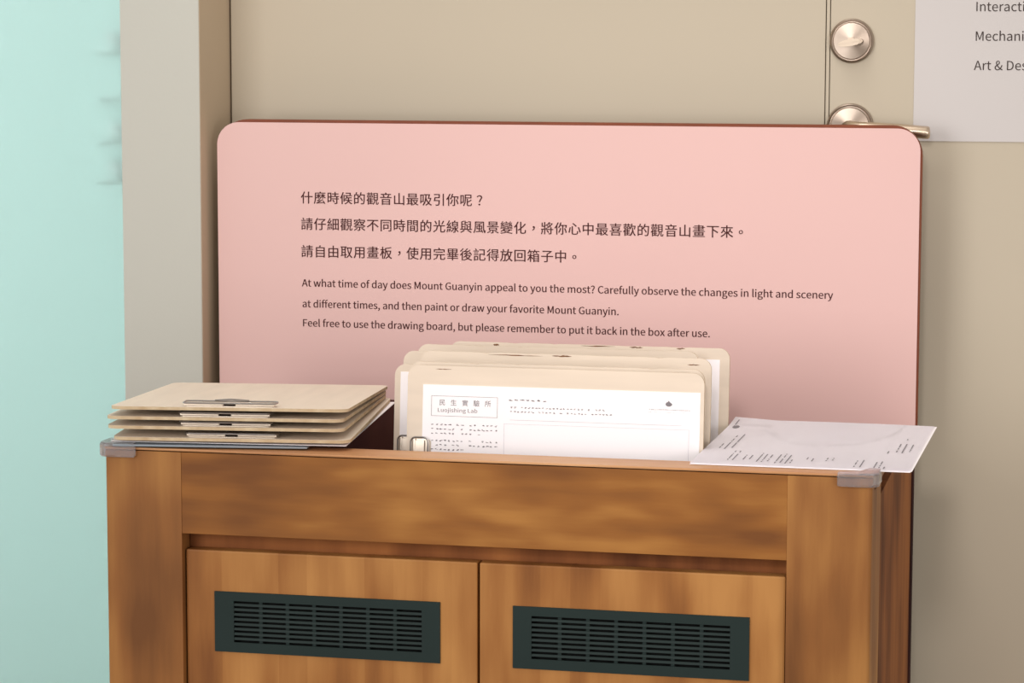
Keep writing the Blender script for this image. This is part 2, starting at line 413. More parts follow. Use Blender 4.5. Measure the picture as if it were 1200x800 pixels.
    'w': [802,[[128,181,178,0,213,0,249,0,284,0,310,97,335,194,361,291,375,343,386,394,398,449,400,449,401,449,403,449,416,394,426,344,440,293,466,195,492,98,518,0,555,0,592,0,629,0,678,181,727,362,776,543,747,543,717,543,688,543,662,438,635,334,609,229,597,177,587,128,576,78,574,78,573,78,571,78,558,128,546,177,533,229,505,334,476,438,448,543,418,543,389,543,359,543,331,438,302,334,274,229,261,177,249,128,238,78,236,78,235,78,233,78,222,128,212,177,201,229,174,334,147,438,120,543,89,543,58,543,27,543,77,362]]],
    'x': [498,[[75,94,15,0,47,0,79,0,111,0,135,42,160,85,184,127,203,160,220,193,239,224,241,224,242,224,244,224,265,193,285,160,303,127,330,85,356,42,383,0,416,0,450,0,483,0,423,91,364,183,304,274,359,364,414,453,469,543,437,543,406,543,374,543,352,503,329,464,307,424,290,393,275,364,259,333,257,333,256,333,254,333,236,364,217,393,201,424,177,464,152,503,128,543,95,543,62,543,29,543,84,456,139,370,194,283,134,189]]],
    'y': [521,[[76,-234,101,-234,209,-234,266,-152,304,-46,372,150,440,347,508,543,478,543,449,543,419,543,386,443,354,342,321,242,307,193,291,138,277,88,275,88,274,88,272,88,253,139,235,194,218,242,181,342,145,443,108,543,76,543,45,543,13,543,86,362,158,180,231,-1,227,-15,223,-28,219,-42,196,-109,158,-159,97,-159,82,-159,66,-154,55,-150,49,-174,43,-199,37,-223,54,-230]]],
}


def curve_to_bm(cu, mtx):
    o = bpy.data.objects.new('outline', cu)
    COL.objects.link(o)
    dg = C.evaluated_depsgraph_get()
    me = bpy.data.meshes.new_from_object(o.evaluated_get(dg))
    bm = bmesh.new()
    bm.from_mesh(me)
    bm.transform(mtx)
    COL.objects.unlink(o)
    bpy.data.objects.remove(o)
    bpy.data.meshes.remove(me)
    return bm


def latin(s, size, width=None, track=0.0):
    """curve with the outlines of s, baseline at 0, em = size; squeezed or spread to width when given"""
    cu = bpy.data.curves.new('latin', 'CURVE')
    cu.dimensions = '2D'
    cu.fill_mode = 'BOTH'
    cu.resolution_u = 3
    x = 0.0
    k = size / 1000
    pen = []
    for ch in s:
        adv, strokes = GLYPHS[ch]
        pen.append((x, strokes))
        x += adv + track
    q = (width / (x * k)) if width else 1.0
    for x0, strokes in pen:
        for st in strokes:
            sp_ = cu.splines.new('BEZIER')
            n = len(st) // 6
            sp_.bezier_points.add(n - 1)
            sp_.use_cyclic_u = True
            for i in range(n):
                a = st[i * 6:i * 6 + 6]
                b = sp_.bezier_points[i]
                b.handle_left_type = b.handle_right_type = 'FREE'
                b.handle_left = ((x0 + a[0]) * k * q, a[1] * k, 0)
                b.co = ((x0 + a[2]) * k * q, a[3] * k, 0)
                b.handle_right = ((x0 + a[4]) * k * q, a[5] * k, 0)
    return cu


_cjk = {}


def cjk_points(ch):
    if ch not in _cjk:
        cu = bpy.data.curves.new('han', 'FONT')
        cu.body = ch
        cu.size = 1.0
        cu.resolution_u = 2
        b = curve_to_bm(cu, Matrix.Identity(4))
        _cjk[ch] = ([v.co.copy() for v in b.verts], [[v.index for v in f.verts] for f in b.faces])
        b.free()
    return _cjk[ch]


def han_line(s, pitch, glyph):
    """one bmesh in the xy plane; characters centred in cells of the given pitch, first cell starting at x = 0, centred on y = 0"""
    ref_v = cjk_points('國')[0]
    xs = [v.x for v in ref_v]
    ys = [v.y for v in ref_v]
    cx, cy = (min(xs) + max(xs)) / 2, (min(ys) + max(ys)) / 2
    k = glyph / (max(xs) - min(xs))
    bm = bmesh.new()
    for i, ch in enumerate(s):
        vs, fs = cjk_points(ch)
        if not vs:
            continue
        ox, oy = cx, cy
        if ch in '，。：':
            ox = (min(v.x for v in vs) + max(v.x for v in vs)) / 2
            oy = (min(v.y for v in vs) + max(v.y for v in vs)) / 2
        if ch == '？':
            ox = (min(v.x for v in vs) + max(v.x for v in vs)) / 2
        nv = [bm.verts.new(((v.x - ox) * k + pitch * (i + 0.5), (v.y - oy) * k, 0)) for v in vs]
        for f in fs:
            try:
                bm.faces.new([nv[j] for j in f])
            except ValueError:
                pass
    return bm


UP = Matrix(((1, 0, 0, 0), (0, 0, -1, 0), (0, 1, 0, 0), (0, 0, 0, 1)))   # xy plane stood up, facing the viewer (-y)


def heavier(bm, d):
    """ink spread: the print once more, a hair to the side"""
    r = bmesh.ops.duplicate(bm, geom=bm.verts[:] + bm.edges[:] + bm.faces[:])
    for v in r['geom']:
        if isinstance(v, bmesh.types.BMVert):
            v.co += Vector((d, -0.00004, d * 0.3))


def print_link(name, bm, m, parent, local=False):
    """flat print: no normal recalculation"""
    me = bpy.data.meshes.new(name)
    bm.to_mesh(me)
    bm.free()
    me.materials.append(M[m])
    o = bpy.data.objects.new(name, me)
    COL.objects.link(o)
    o.parent = parent
    if not local:
        o.matrix_parent_inverse = Matrix.Translation(parent.location).inverted()
    return o


# ================================================================ the setting
DY = 0.66          # front of the door leaves
FL = -1.0
struct('floor', bx(-3.0, 3.0, -3.6, 3.0, FL - 0.05, FL), 'floor')
struct('wall_back', bx(1.60, 3.0, DY, DY + 0.12, FL, 1.75), 'wall')
struct('wall_lintel', bx(-0.083, 1.60, DY, DY + 0.12, 1.20, 1.75), 'wall')
struct('wall_left', bx(-0.186, -0.083, 0.545, 0.80, FL, 1.75, bev=0.0015), 'wall')
# thin skin on the wall reveal; shade and bounced light put into its colour
bm = bmesh.new()
box(bm, -0.0832, -0.0825, 0.5465, DY + 0.04, FL, 1.20)
struct('reveal_skin', bm, 'reveal_shade')
# left leaf
d1 = struct('door_1', bx(-0.0802, 0.6765, DY, DY + 0.045, FL + 0.006, 1.197, bev=0.0012), 'door')
struct('seal', bx(-0.0824, -0.0803, DY + 0.004, DY + 0.04, FL + 0.006, 1.197), 'dark_gap', d1)
struct('meeting_strip', bx(0.6775, 0.6815, DY + 0.001, DY + 0.04, FL + 0.006, 1.197, bev=0.0005), 'door', d1)
struct('seal', bx(0.6765, 0.6825, DY + 0.006, DY + 0.035, FL + 0.006, 1.197), 'dark_gap', d1)
# right leaf
d2 = struct('door_2', bx(0.6825, 1.60, DY, DY + 0.045, FL + 0.006, 1.197, bev=0.0012), 'door')

# thumb-turn lock (a thing of its own on the leaf's face): part of the door
def rosette(parent, cx, cz, r, name):
    bm = bmesh.new()
    lathe(bm, [(0, 0.0078), (r * 0.80, 0.0062), (r * 0.845, 0.0050), (r * 0.88, 0.0050), (r * 0.93, 0.0060), (r * 0.98, 0.0048), (r, 0.0030), (r, 0.0), (0, 0)], 64)
    me = bpy.data.meshes.new(name)
    bmesh.ops.recalc_face_normals(bm, faces=bm.faces)
    bm.to_mesh(me)
    bm.free()
    me.materials.append(M['steel'])
    o = bpy.data.objects.new(name, me)
    COL.objects.link(o)
    o.parent = parent
    o.matrix_parent_inverse = parent.matrix_basis.inverted()
    o.location = (cx, DY, cz)
    o.rotation_euler = (math.pi / 2, 0, 0)
    return o


lk = rosette(d2, 0.7085, 0.4214, 0.0268, 'lock_plate')
bm = bmesh.new()
pts = []
for i in range(28):
    a = 2 * math.pi * i / 28
    pts.append((0.0155 * math.cos(a) * (1 if abs(math.cos(a)) < 0.9 else 0.97), 0.0042 * math.sin(a) + 0.0024 * math.cos(a) - 0.002))
slab(bm, pts, 0.010, 0.024, bev=0.0016)
lathe(bm, [(0.0, 0.013), (0.0045, 0.013), (0.0045, 0.004), (0, 0.004)], 24)
tn = link('thumb_turn', bm, 'pale_steel', lk, local=True)

hd = rosette(d2, 0.7082, 0.3178, 0.0285, 'handle_plate')
bm = bmesh.new()
path = [(0, 0, 0.004), (0, 0, 0.028), (0.003, 0, 0.038), (0.010, 0, 0.045), (0.020, 0, 0.0475)]
path += [(0.020 + 0.0150 * i, -0.0045 * (i / 5) ** 1.3, 0.0475 - 0.00008 * i * i) for i in range(1, 6)]
path += [(0.0970, -0.0047, 0.0455), (0.0986, -0.0047, 0.0455), (0.0992, -0.0047, 0.0455)]
path[-4] = (0.0940, -0.0045, 0.0457)
tube(bm, path, [0.0085] * 4 + [0.0080] * 2 + [0.0080, 0.0080, 0.0080, 0.0080, 0.0078, 0.0066, 0.0040], 18)
for v in bm.verts:
    v.co.y *= 0.95
lv = link('lever_handle', bm, 'silver_brown', hd, smooth=True, local=True)

# poster taped flat on the right leaf
ps = tag(link('wall_poster', bx(0.784, 1.084, DY - 0.0012, DY - 0.0002, 0.3016, 0.7216), 'poster'),
         'light grey printed notice hanging on the beige door at upper right', 'notice')
for s, z, w in (('Interaction', 0.4571, None), ('Mechanical', 0.4221, None), ('Art & Design', 0.3872, None)):
    b = curve_to_bm(latin(s, 0.0150, track=0), Matrix.Translation((0.8548, DY - 0.0016, z)) @ UP)
    print_link('printed_text', b, 'ink_dark', ps)

# frosted glass partition and the room behind it
wn = struct('window_1', bx(-1.9, -0.190, 0.60, 0.610, FL + 0.02, 1.74), 'frosted')
wn['label'] = 'frosted teal glass partition'
struct('wall_far', bx(-3.0, 0.0, 1.75, 1.85, FL, 1.75), 'far_wall')
struct('wall_partition', bx(-0.083, 0.0, 0.80, 1.75, FL, 1.75), 'far_wall')

# ================================================================ the cabinet
W, D = 0.80, 0.575
cab = thing('wooden_cabinet', 'open-topped brown pine cabinet with two vented doors, below the pink sign', 'cabinet', (0.4, 0.2875, FL))
RW = 0.045
# rim boards round the open top
link('front_rim', bx(0, W, 0, RW, -0.0025, 0.0, bev=0.0008), 'wood_top', cab)
link('left_rim', bx(0, RW, RW, 0.325, -0.020, 0.0, bev=0.0012), 'wood_top', cab)
link('right_rim', bx(W - RW, W, RW, 0.325, -0.020, 0.0, bev=0.0012), 'wood_top', cab)
# front: stiles, top rail, recessed strip, doors
for nm_, x_, rr_ in (('left_stile', 0.0, (0.003, 0, 0, 0)), ('right_stile', 0.7165, (0, 0.0055, 0, 0))):
    bm = bmesh.new()
    slab(bm, list(dict.fromkeys((round(a, 6), round(b, 6)) for a, b in rrect(0.0835, 0.024, rr_, 6, x_, 0))), FL + 0.004, -0.0035)
    link(nm_, bm, 'wood_stile', cab)
link('top_rail', bx(0.0835, 0.7165, 0.0006, 0.024, -0.0890, -0.0035, bev=0.0004), 'wood_rail', cab)
link('bottom_rail', bx(0.0835, 0.7165, 0.0006, 0.024, FL + 0.004, FL + 0.08, bev=0.001), 'wood_rail', cab)
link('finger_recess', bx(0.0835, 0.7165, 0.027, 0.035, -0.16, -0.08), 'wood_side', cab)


def door(x0, x1, grille_x0, grille_x1, z0, z1, vx):
    y0, y1 = 0.008, 0.026
    gx0, gx1, gz0, gz1 = grille_x0 + 0.004, grille_x1 - 0.004, z0 + 0.004, z1 - 0.004   # cut-out behind the grille
    bm = bmesh.new()
    box(bm, x0, x1, y0, y1, FL + 0.082, -0.1070, bev=0.0018)
    o = link('door', bm, 'wood_door', cab)
    # cut-out by boolean
    cb = bpy.data.meshes.new('cut')
    b2 = bx(gx0, gx1, y0 - 0.01, y1 + 0.01, gz0, gz1)
    b2.to_mesh(cb); b2.free()
    co = bpy.data.objects.new('cut', cb)
    COL.objects.link(co)
    md = o.modifiers.new('cut', 'BOOLEAN')
    md.object = co
    md.operation = 'DIFFERENCE'
    md.solver = 'EXACT'
    me = bpy.data.meshes.new_from_object(o.evaluated_get(C.evaluated_depsgraph_get()))
    o.modifiers.clear()
    o.data = me
    me.name = 'door'
    bpy.data.objects.remove(co)
    # grille: flange with an opening
    sx0, sx1 = vx
    sz0, sz1 = z0 + 0.0105, z1 - 0.0095
    bm = bmesh.new()
    f0, f1 = 0.0062, 0.0081
    box(bm, grille_x0, sx0, f0, f1, z0, z1)
    box(bm, sx1, grille_x1, f0, f1, z0, z1)
    box(bm, sx0, sx1, f0, f1, z0, sz0)
    box(bm, sx0, sx1, f0, f1, sz1, z1)
    bmesh.ops.remove_doubles(bm, verts=bm.verts, dist=1e-5)
    link('vent_frame', bm, 'vent', o)
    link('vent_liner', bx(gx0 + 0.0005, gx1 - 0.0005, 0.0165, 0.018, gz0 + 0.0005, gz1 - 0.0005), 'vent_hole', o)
    n = 9
    pz = (sz1 - sz0) / n
    for i in range(n - 1):
        g_ = ((sz1 - sz0) - 8 * 0.0025) / 9
        zc = sz0 + g_ * (i + 1) + 0.0025 * (i + 0.5) + 0.00015
        bm = bmesh.new()
        # louvre bar, its face leaning out at the lower edge
        pr = [(0.0064, -0.0014), (0.0072, 0.0011), (0.0086, 0.0011), (0.0086, -0.0014)]
        A = [bm.verts.new((sx0 - 0.001, y, zc + z)) for y, z in pr]
        B = [bm.verts.new((sx1 + 0.001, y, zc + z)) for y, z in pr]
        bm.faces.new(A); bm.faces.new(B)
        for k in range(4):
            bm.faces.new((A[k], A[(k + 1) % 4], B[(k + 1) % 4], B[k]))
        link('louvre', bm, 'vent', o)
    nr = 7
    for i in range(1, nr):
        xc = sx0 + (sx1 - sx0) * i / nr
        link('rib', bx(xc - 0.0018, xc + 0.0018, 0.0080, 0.0095, sz0 - 0.001, sz1 + 0.001), 'vent', o)
    return o


dl = door(0.0850, 0.3988, 0.1164, 0.3598, -0.2140, -0.1500, (0.1375, 0.3405))
dr = door(0.4012, 0.7150, 0.4366, 0.6794, -0.2146, -0.1499, (0.4560, 0.6600))
# sides, back, tray and base
bm = bmesh.new()
box(bm, W - 0.022, W - 0.0004, 0.0245, 0.105, FL + 0.004, -0.0205, bev=0.0015)
link('side_stile', bm, 'wood_stile', cab)
link('side_panel', bx(W - 0.022, W - 0.0025, 0.1055, D - 0.022, FL + 0.004, -0.0400), 'wood_side', cab)
link('side_stile', bx(0.0004, 0.022, 0.0245, 0.105, FL + 0.004, -0.0205, bev=0.0015), 'wood_side', cab)
link('side_panel', bx(0.0025, 0.022, 0.1055, D - 0.022, FL + 0.004, -0.0400), 'wood_side', cab)
link('back_panel', bx(0.0004, 0.2995, D - 0.0215, D - 0.002, FL + 0.004, -0.0225), 'wood_inside_shade', cab)
link('back_panel', bx(0.3000, W - 0.0004, D - 0.0215, D - 0.002, FL + 0.004, -0.0530), 'wood_inside_shade', cab)
link('tray', bx(0.0225, W - 0.0225, 0.0355, D - 0.022, -0.192, -0.1745), 'wood_inside_shade', cab)
link('tray_divider', bx(0.655, 0.667, 0.0460, 0.325, -0.1740, -0.0005), 'wood_inside_shade', cab)
link('tray_divider', bx(0.0225, 0.6545, 0.338, 0.346, -0.1740, -0.060), 'wood_inside_shade', cab)
link('bottom_panel', bx(0.0225, W - 0.0225, 0.0245, D - 0.022, FL + 0.004, FL + 0.03), 'wood_side', cab)


# clear bumpers on the two front corners
def guard(x, sgn, z0, z1, label):
    bm = bmesh.new()
    L1, L2, t = 0.034, 0.030, 0.0065
    arc = [math.radians(180 + 90 * i / 8) for i in range(9)]
    o_ = [(-0.0004, L2), (-t, L2)] + [(0.003 + (t + 0.003) * math.cos(q), 0.003 + (t + 0.003) * math.sin(q)) for q in arc] + [(L1, -t), (L1, -0.0004), (-0.0004, -0.0004)]
    lp = [(-t + 0.001, L2)] + [(0.003 + (t + 0.002) * math.cos(q), 0.003 + (t + 0.002) * math.sin(q)) for q in arc] + [(L1, -t + 0.001), (L1, 0.004), (0.014, 0.008), (0.006, L2)]
    for pts_, a_, b_, bv in ((o_, z0, z1, 0.0012), (lp, max(0.0003, z1 - 0.001), z1 + 0.0012, 0.0005)):
        pts = [(x + sgn * p_, q_) for p_, q_ in pts_]
        if sgn < 0:
            pts = pts[::-1]
        slab(bm, pts, a_, b_, bev=bv)
    return tag(link('corner_guard', bm, 'clear', smooth=False), label, 'corner guard')


guard(0.0, 1, -0.0100, 0.0035, 'clear rubber corner guard on the cabinet top beneath the clipboard stack')
guard(W, -1, -0.0115, 0.0010, 'clear rubber corner guard on the cabinet top beneath the loose papers')

# ================================================================ the pink sign
sign = thing('pink_sign', 'large pink sign with dark Chinese and English text on a brown board', 'sign', (0.37, D + 0.006, -0.05))
xl, xr, zt = -0.0708, 0.7993, 0.3193
bm = bmesh.new()
slab(bm, rrect(xr - xl + 0.0012, zt + 0.050 + 0.0036, (0.004, 0.004, 0.036, 0.038), 10, xl + 0.0010, -0.050), D + 0.002, D + 0.012, 'xz', bev=0.0006)
link('backing_board', bm, 'wood_edge', sign)
bm = bmesh.new()
slab(bm, rrect(xr - xl, zt + 0.050, (0.003, 0.003, 0.027, 0.028), 12, xl, -0.050), D, D + 0.0018, 'xz')
link('pink_panel', bm, 'pink', sign)
PITCH = 0.01695
for s, z in (('什麼時候的觀音山最吸引你呢？', 0.2264), ('請仔細觀察不同時間的光線與風景變化，將你心中最喜歡的觀音山畫下來。', 0.1937), ('請自由取用畫板，使用完畢後記得放回箱子中。', 0.1597)):
    b = han_line(s, PITCH, 0.0136)
    b.transform(Matrix.Translation((0.0368, D - 0.0003, z)) @ UP)
    heavier(b, 0.00030)
    print_link('printed_text', b, 'ink', sign)
for s, z, w in (('At what time of day does Mount Guanyin appeal to you the most? Carefully observe the changes in light and scenery', 0.1160, 0.6610),
                ('at different times, and then paint or draw your favorite Mount Guanyin.', 0.0900, 0.4020),
                ('Feel free to use the drawing board, but please remember to put it back in the box after use.', 0.0660, 0.5140)):
    b = curve_to_bm(latin(s, 0.0122, w), Matrix.Translation((0.0382, D - 0.0003, z)) @ UP)
    heavier(b, 0.00030)
    print_link('printed_text', b, 'ink', sign)

# ================================================================ clipboards
BW, BL, BT = 0.2505, 0.318, 0.0033
rnd = random.Random(7)


def board_bm(chips=()):
    """hardboard sheet, x across, y from the clip end to the far end; chips: (edge, position, width, depth)"""
    pts = rrect(BW, BL, 0.012, 6, -BW / 2, 0)
    out = []
    n = len(pts)
    for i in range(n):
        a, b = pts[i], pts[(i + 1) % n]
        out.append(a)
        d = math.hypot(b[0] - a[0], b[1] - a[1])
        if d > 0.05 and chips and abs(a[0] - b[0]) < 1e-6 and a[0] < 0:      # the long edge that stands on top
            k = 60
            for j in range(1, k):
                t = j / k
                x, y = a[0] + (b[0] - a[0]) * t, a[1] + (b[1] - a[1]) * t
                dx = rnd.uniform(0, 0.00045)
                for (cy, wd, dp) in chips:
                    if abs(y - cy) < wd:
                        dx += dp * (1 - abs(y - cy) / wd) * rnd.uniform(0.6, 1.0)
                out.append((x + dx, y))
    bm = bmesh.new()
    slab(bm, out, 0, BT, side_mat=1)
    return bm


def make_clipboard(chips=()):
    t = thing('clipboard', 'x', 'clipboard')
    link('board', board_bm(chips), ['mdf', 'mdf_edge'], t, local=True)
    # clip: base plate, two jaw halves with rolled lips, spring, wire loop
    bm = bmesh.new()
    slab(bm, rrect(0.094, 0.021, 0.004, 5, -0.047, 0.006), BT, BT + 0.0008)
    link('clip_base', bm, 'nickel', t, local=True)
    for s in (-1, 1):
        bm = bmesh.new()
        a, b = (0.0065, 0.0475) if s > 0 else (-0.0475, -0.0065)
        box(bm, a, b, 0.0075, 0.0105, BT + 0.0009, BT + 0.0032, bev=0.0008)
        box(bm, a + (0.002 if s < 0 else 0), b - (0.002 if s > 0 else 0), 0.0100, 0.0200, BT + 0.0026, BT + 0.0033, bev=0.0002)
        link('clip_jaw', bm, 'nickel', t, local=True)
    bm = bmesh.new()
    tube(bm, [(-0.0065, 0.0120, BT + 0.0025), (0.0065, 0.0120, BT + 0.0025)], 0.0016, 10)
    link('spring', bm, 'clip_dark', t, local=True)
    bm = bmesh.new()
    o_ = rrect(0.098, 0.019, 0.0055, 6, -0.049, 0.0055)
    tube(bm, [(x, y, BT + 0.0040 + 0.0016 * (1 if abs(x) < 0.03 else 0.4) * (1 if y > 0.02 else 0)) for x, y in o_], 0.0009, 8, closed=True)
    link('wire_loop', bm, 'wire', t, local=True)
    bm = bmesh.new()
    tube(bm, [(-0.018, 0.0235, BT + 0.0056), (-0.009, 0.0200, BT + 0.0066), (0, 0.0185, BT + 0.0072), (0.009, 0.0200, BT + 0.0066), (0.018, 0.0235, BT + 0.0056)], 0.0008, 8)
    link('lever', bm, 'wire', t, local=True)
    return t


def dup(root):
    r = root.copy()
    COL.objects.link(r)
    for ch in list(root.children):
        c = ch.copy()
        COL.objects.link(c)
        c.parent = r
    return r


def frame(origin, ex, ey, ez):
    m = Matrix.Identity(4)
    for i, v in enumerate((ex, ey, ez, origin)):
        for j in range(3):
            m[j][i] = v[j]
    return m


GREY = tag(link('plastic_folder', bx(-0.1025, 0.1025, 0, 0.315, 0, 0.0022, bev=0.0006), 'greyboard'),
           'grey plastic folder lying on the cabinet rim under the tan clipboards', 'folder')
GREY.location = (0.1130, 0.0060, 0.0017)
GREY.rotation_euler = (0, 0, math.radians(8.0))

proto = make_clipboard()
LY = [  # front left corner (x, y, z of the underside), underside z at the back, turn in degrees
    ((0.0106, -0.008, 0.0082), 0.0098, 7.4, 'lowest of the four tan clipboards stacked on the cabinet, a white sheet below it'),
    ((0.0043, -0.008, 0.0200), 0.0142, 7.2, 'second tan clipboard from the bottom of the flat stack'),
    ((0.0035, -0.008, 0.0300), 0.0187, 7.0, 'third tan clipboard from the bottom of the flat stack'),
    ((0.0083, -0.008, 0.0405), 0.0240, 7.6, 'topmost tan clipboard of the flat stack, its whole top face showing'),
]
lying = []
for i, (c, zb, deg, lab) in enumerate(LY):
    o = proto if i == 0 else dup(proto)
    a = math.radians(deg)
    pitch = math.asin((zb - c[2]) / BL)
    ex = Vector((math.cos(a), math.sin(a), 0))
    ey = Vector((-math.sin(a) * math.cos(pitch), math.cos(a) * math.cos(pitch), math.sin(pitch)))
    ez = ex.cross(ey)
    o.matrix_world = frame(Vector(c) + ex * BW / 2, ex, ey, ez)
    tag(o, lab, 'clipboard', 'flat stacked clipboards')
    lying.append(o)

# white sheet under the lowest board, its right edge peeping out
bm = bmesh.new()
slab(bm, rrect(0.2505, 0.31, 0.0005, 2, -0.1252, 0), 0, 0.0006)
us = tag(link('paper_sheet', bm, 'paper'), 'white paper sheet under the flat clipboard stack, only its right edge showing', 'paper')
us.matrix_world = Matrix.Translation((0.1300, 0.0140, 0.0050)) @ Matrix.Rotation(math.radians(5.7), 4, 'Z') @ Matrix.Rotation(math.radians(0.6), 4, 'X')

# standing boards, clip end to the left, leaning back
worn = make_clipboard(chips=((0.075, 0.006, 0.0016), (0.12, 0.003, 0.0010), (0.205, 0.010, 0.0010), (0.262, 0.008, 0.0014)))


def standing(o, xleft, ytop, ztop, lean, turn=0.0, roll=0.0):
    """put a clipboard on its long edge: clip end left, top edge at ztop"""
    ex = Vector((0, 0, -1))
    ey = Vector((1, 0, 0))
    ez = Vector((0, -1, 0))
    R = (Matrix.Rotation(math.radians(turn), 4, 'Z') @ Matrix.Rotation(math.radians(-lean), 4, 'X') @ Matrix.Rotation(math.radians(roll), 4, 'Y'))
    ex, ey, ez = R @ ex, R @ ey, R @ ez
    top_left = Vector((xleft, ytop, ztop))
    o.matrix_world = frame(top_left + ex * BW / 2, ex, ey, ez)
    return o.matrix_world


ST = [  # left x, y and z of the top edge, lean, turn, label
    ('A', 0.2968, 0.122, 0.0800, 5, 0.0, 0.0, 'frontmost upright clipboard in the box, holding the printed white form'),
    ('G', 0.2950, 0.1350, 0.0822, 5, 0.0, 0.0, 'thin upright clipboard pressed right behind the front one, only its top rim and ends showing'),
    ('C', 0.2752, 0.149, 0.0772, 5, 0.0, 0.0, 'upright clipboard furthest to the left with a plain white sheet and wire clip'),
    ('B', 0.2945, 0.185, 0.0880, 5, 0.0, 0.0, 'upright clipboard in the middle of the box row, torn spot near its top right corner'),
    ('D', 0.2675, 0.213, 0.0840, 5, 0.0, 0.0, 'upright clipboard just in front of the two rearmost, its rounded top left corner standing clear'),
    ('E', 0.2660, 0.280, 0.0838, 5, 0.0, 0.0, 'second upright clipboard from the back, its top edge just below the rearmost one'),
    ('F', 0.2968, 0.306, 0.0850, 5, 0.0, 0.0, 'rearmost upright clipboard sticking out to the right with a white sheet'),
]
SM = {}
BO = {}
for k, (nm, x, y, z, lean, turn, roll, lab) in enumerate(ST):
    src = worn if nm in 'BDEFG' else proto
    o = worn if nm == 'B' else dup(src)
    BO[nm] = o
    SM[nm] = standing(o, x, y, z, lean, turn, roll)
    tag(o, lab, 'clipboard', 'upright clipboards in the box')


def worn_patch(nm, r, d, w, h, seed):
    """dark frayed sliver on the face of a standing board; r along the top edge, d below it"""
    g_ = random.Random(seed)
    bm = bmesh.new()
    n = 9
    up = [(r + w * k / n, d - h * g_.uniform(0.1, 0.6) * math.sin(math.pi * k / n)) for k in range(n + 1)]
    dn = [(r + w * k / n, d + h * g_.uniform(0.1, 0.6) * math.sin(math.pi * k / n) + 0.0001) for k in range(n, -1, -1)]
    bm.faces.new([bm.verts.new((-BW / 2 + b_, a_, BT + 0.0002)) for a_, b_ in up + dn])
    bmesh.ops.recalc_face_normals(bm, faces=bm.faces)
    print_link('worn_patch', bm, 'mdf_worn', BO[nm], local=True)


for args in (('F', 0.050, 0.0030, 0.007, 0.0030, 1), ('F', 0.150, 0.0014, 0.040, 0.0012, 2), ('F', 0.205, 0.0016, 0.016, 0.0020, 3), ('F', 0.258, 0.0016, 0.010, 0.0018, 4),
             ('B', 0.075, 0.0025, 0.060, 0.0012, 5), ('B', 0.145, 0.0018, 0.022, 0.0024, 6), ('B', 0.292, 0.0070, 0.014, 0.0016, 7),
             ('D', 0.085, 0.0090, 0.050, 0.0010, 8), ('D', 0.200, 0.0100, 0.030, 0.0012, 9), ('D', 0.150, 0.0055, 0.026, 0.0016, 10), ('A', 0.030, 0.0035, 0.018, 0.0008, 11)):
    worn_patch(*args)


# papers held by the standing boards; local axes of the board: y = right, -x = up, z = towards the viewer
def sheet(nm, y0, xtop, label, w=0.297, h=0.205, name='paper_form'):
    t = thing(name, label, 'paper')
    t.matrix_world = SM[nm]
    bm = bmesh.new()
    slab(bm, [(xtop, y0), (xtop + h, y0), (xtop + h, y0 + w), (xtop, y0 + w)], BT + 0.00005, BT + 0.0005)
    link('sheet', bm, 'paper', t, local=True)
    return t


fa = sheet('A', 0.0170, -0.1050, 'white printed form clipped to the frontmost upright clipboard')
sheet('C', 0.0065, -0.1170, 'plain white sheet on the leftmost upright clipboard, seen as a narrow strip', name='paper_sheet')
sheet('F', 0.0100, -0.1125, 'white sheet on the rearmost upright clipboard, seen as a strip at the right', name='paper_sheet')

# print on the form: measured from the sheet's upper left corner, right = r, down = d
FX, FY = -0.1050, 0.0170
TOP = BT + 0.0008


def fpt(r, d):
    return (FX + d, FY + r, TOP)


FORM = frame(Vector(fpt(0, 0)), Vector((0, 1, 0)), Vector((-1, 0, 0)), Vector((0, 0, 1)))     # x = right, y = up on the sheet


def frame_lines(bm, r0, r1, d0, d1, t):
    for a, b, c, e in ((r0, r1, d0, d0 + t), (r0, r1, d1 - t, d1), (r0, r0 + t, d0, d1), (r1 - t, r1, d0, d1)):
        q = [bm.verts.new((x, -y, 0)) for x, y in ((a, c), (b, c), (b, e), (a, e))]
        bm.faces.new(q)


def dashes(bm, r0, r1, d, h, rg, step=None, gaps=0.12):
    """illegible small characters: short broken strokes"""
    x = r0
    step = step or h * 1.25
    while x < r1:
        if rg.random() > gaps:
            for _ in range(3):
                a = x + rg.uniform(0, step * 0.4)
                b = a + rg.uniform(step * 0.25, step * 0.5)
                c = d + rg.uniform(0, h * 0.7)
                e = c + rg.uniform(h * 0.18, h * 0.4)
                q = [bm.verts.new((xx, -yy, 0)) for xx, yy in ((a, c), (b, c), (b, e), (a, e))]
                bm.faces.new(q)
        x += step


rg = random.Random(3)
bm = bmesh.new()
frame_lines(bm, 0.0095, 0.0815, 0.0115, 0.0330, 0.00035)
bm.transform(FORM)
print_link('title_frame', bm, 'ink_grey', fa, local=True)
b = han_line('民生實驗所', 0.0124, 0.0058)
b.transform(FORM @ Matrix.Translation((0.0152, -0.0186, 0)))
print_link('printed_title', b, 'ink_grey', fa, local=True)
b = curve_to_bm(latin('Luojishing Lab', 0.0054, 0.0440), FORM @ Matrix.Translation((0.0160, -0.0285, 0)))
print_link('printed_title', b, 'ink_grey', fa, local=True)
bm = bmesh.new()
for d, r1, hh in ((0.0410, 0.078, 0.0019), (0.0457, 0.078, 0.0019), (0.0503, 0.060, 0.0019), (0.0580, 0.078, 0.0019), (0.0627, 0.078, 0.0019), (0.0674, 0.042, 0.0019), (0.0720, 0.06, 0.0019)):
    dashes(bm, 0.0095, r1 + 0.002, d, hh, rg, step=0.0046)
dashes(bm, 0.0930, 0.1340, 0.0125, 0.0022, rg, step=0.0062, gaps=0)
dashes(bm, 0.0950, 0.1960, 0.0205, 0.0018, rg, step=0.0038)
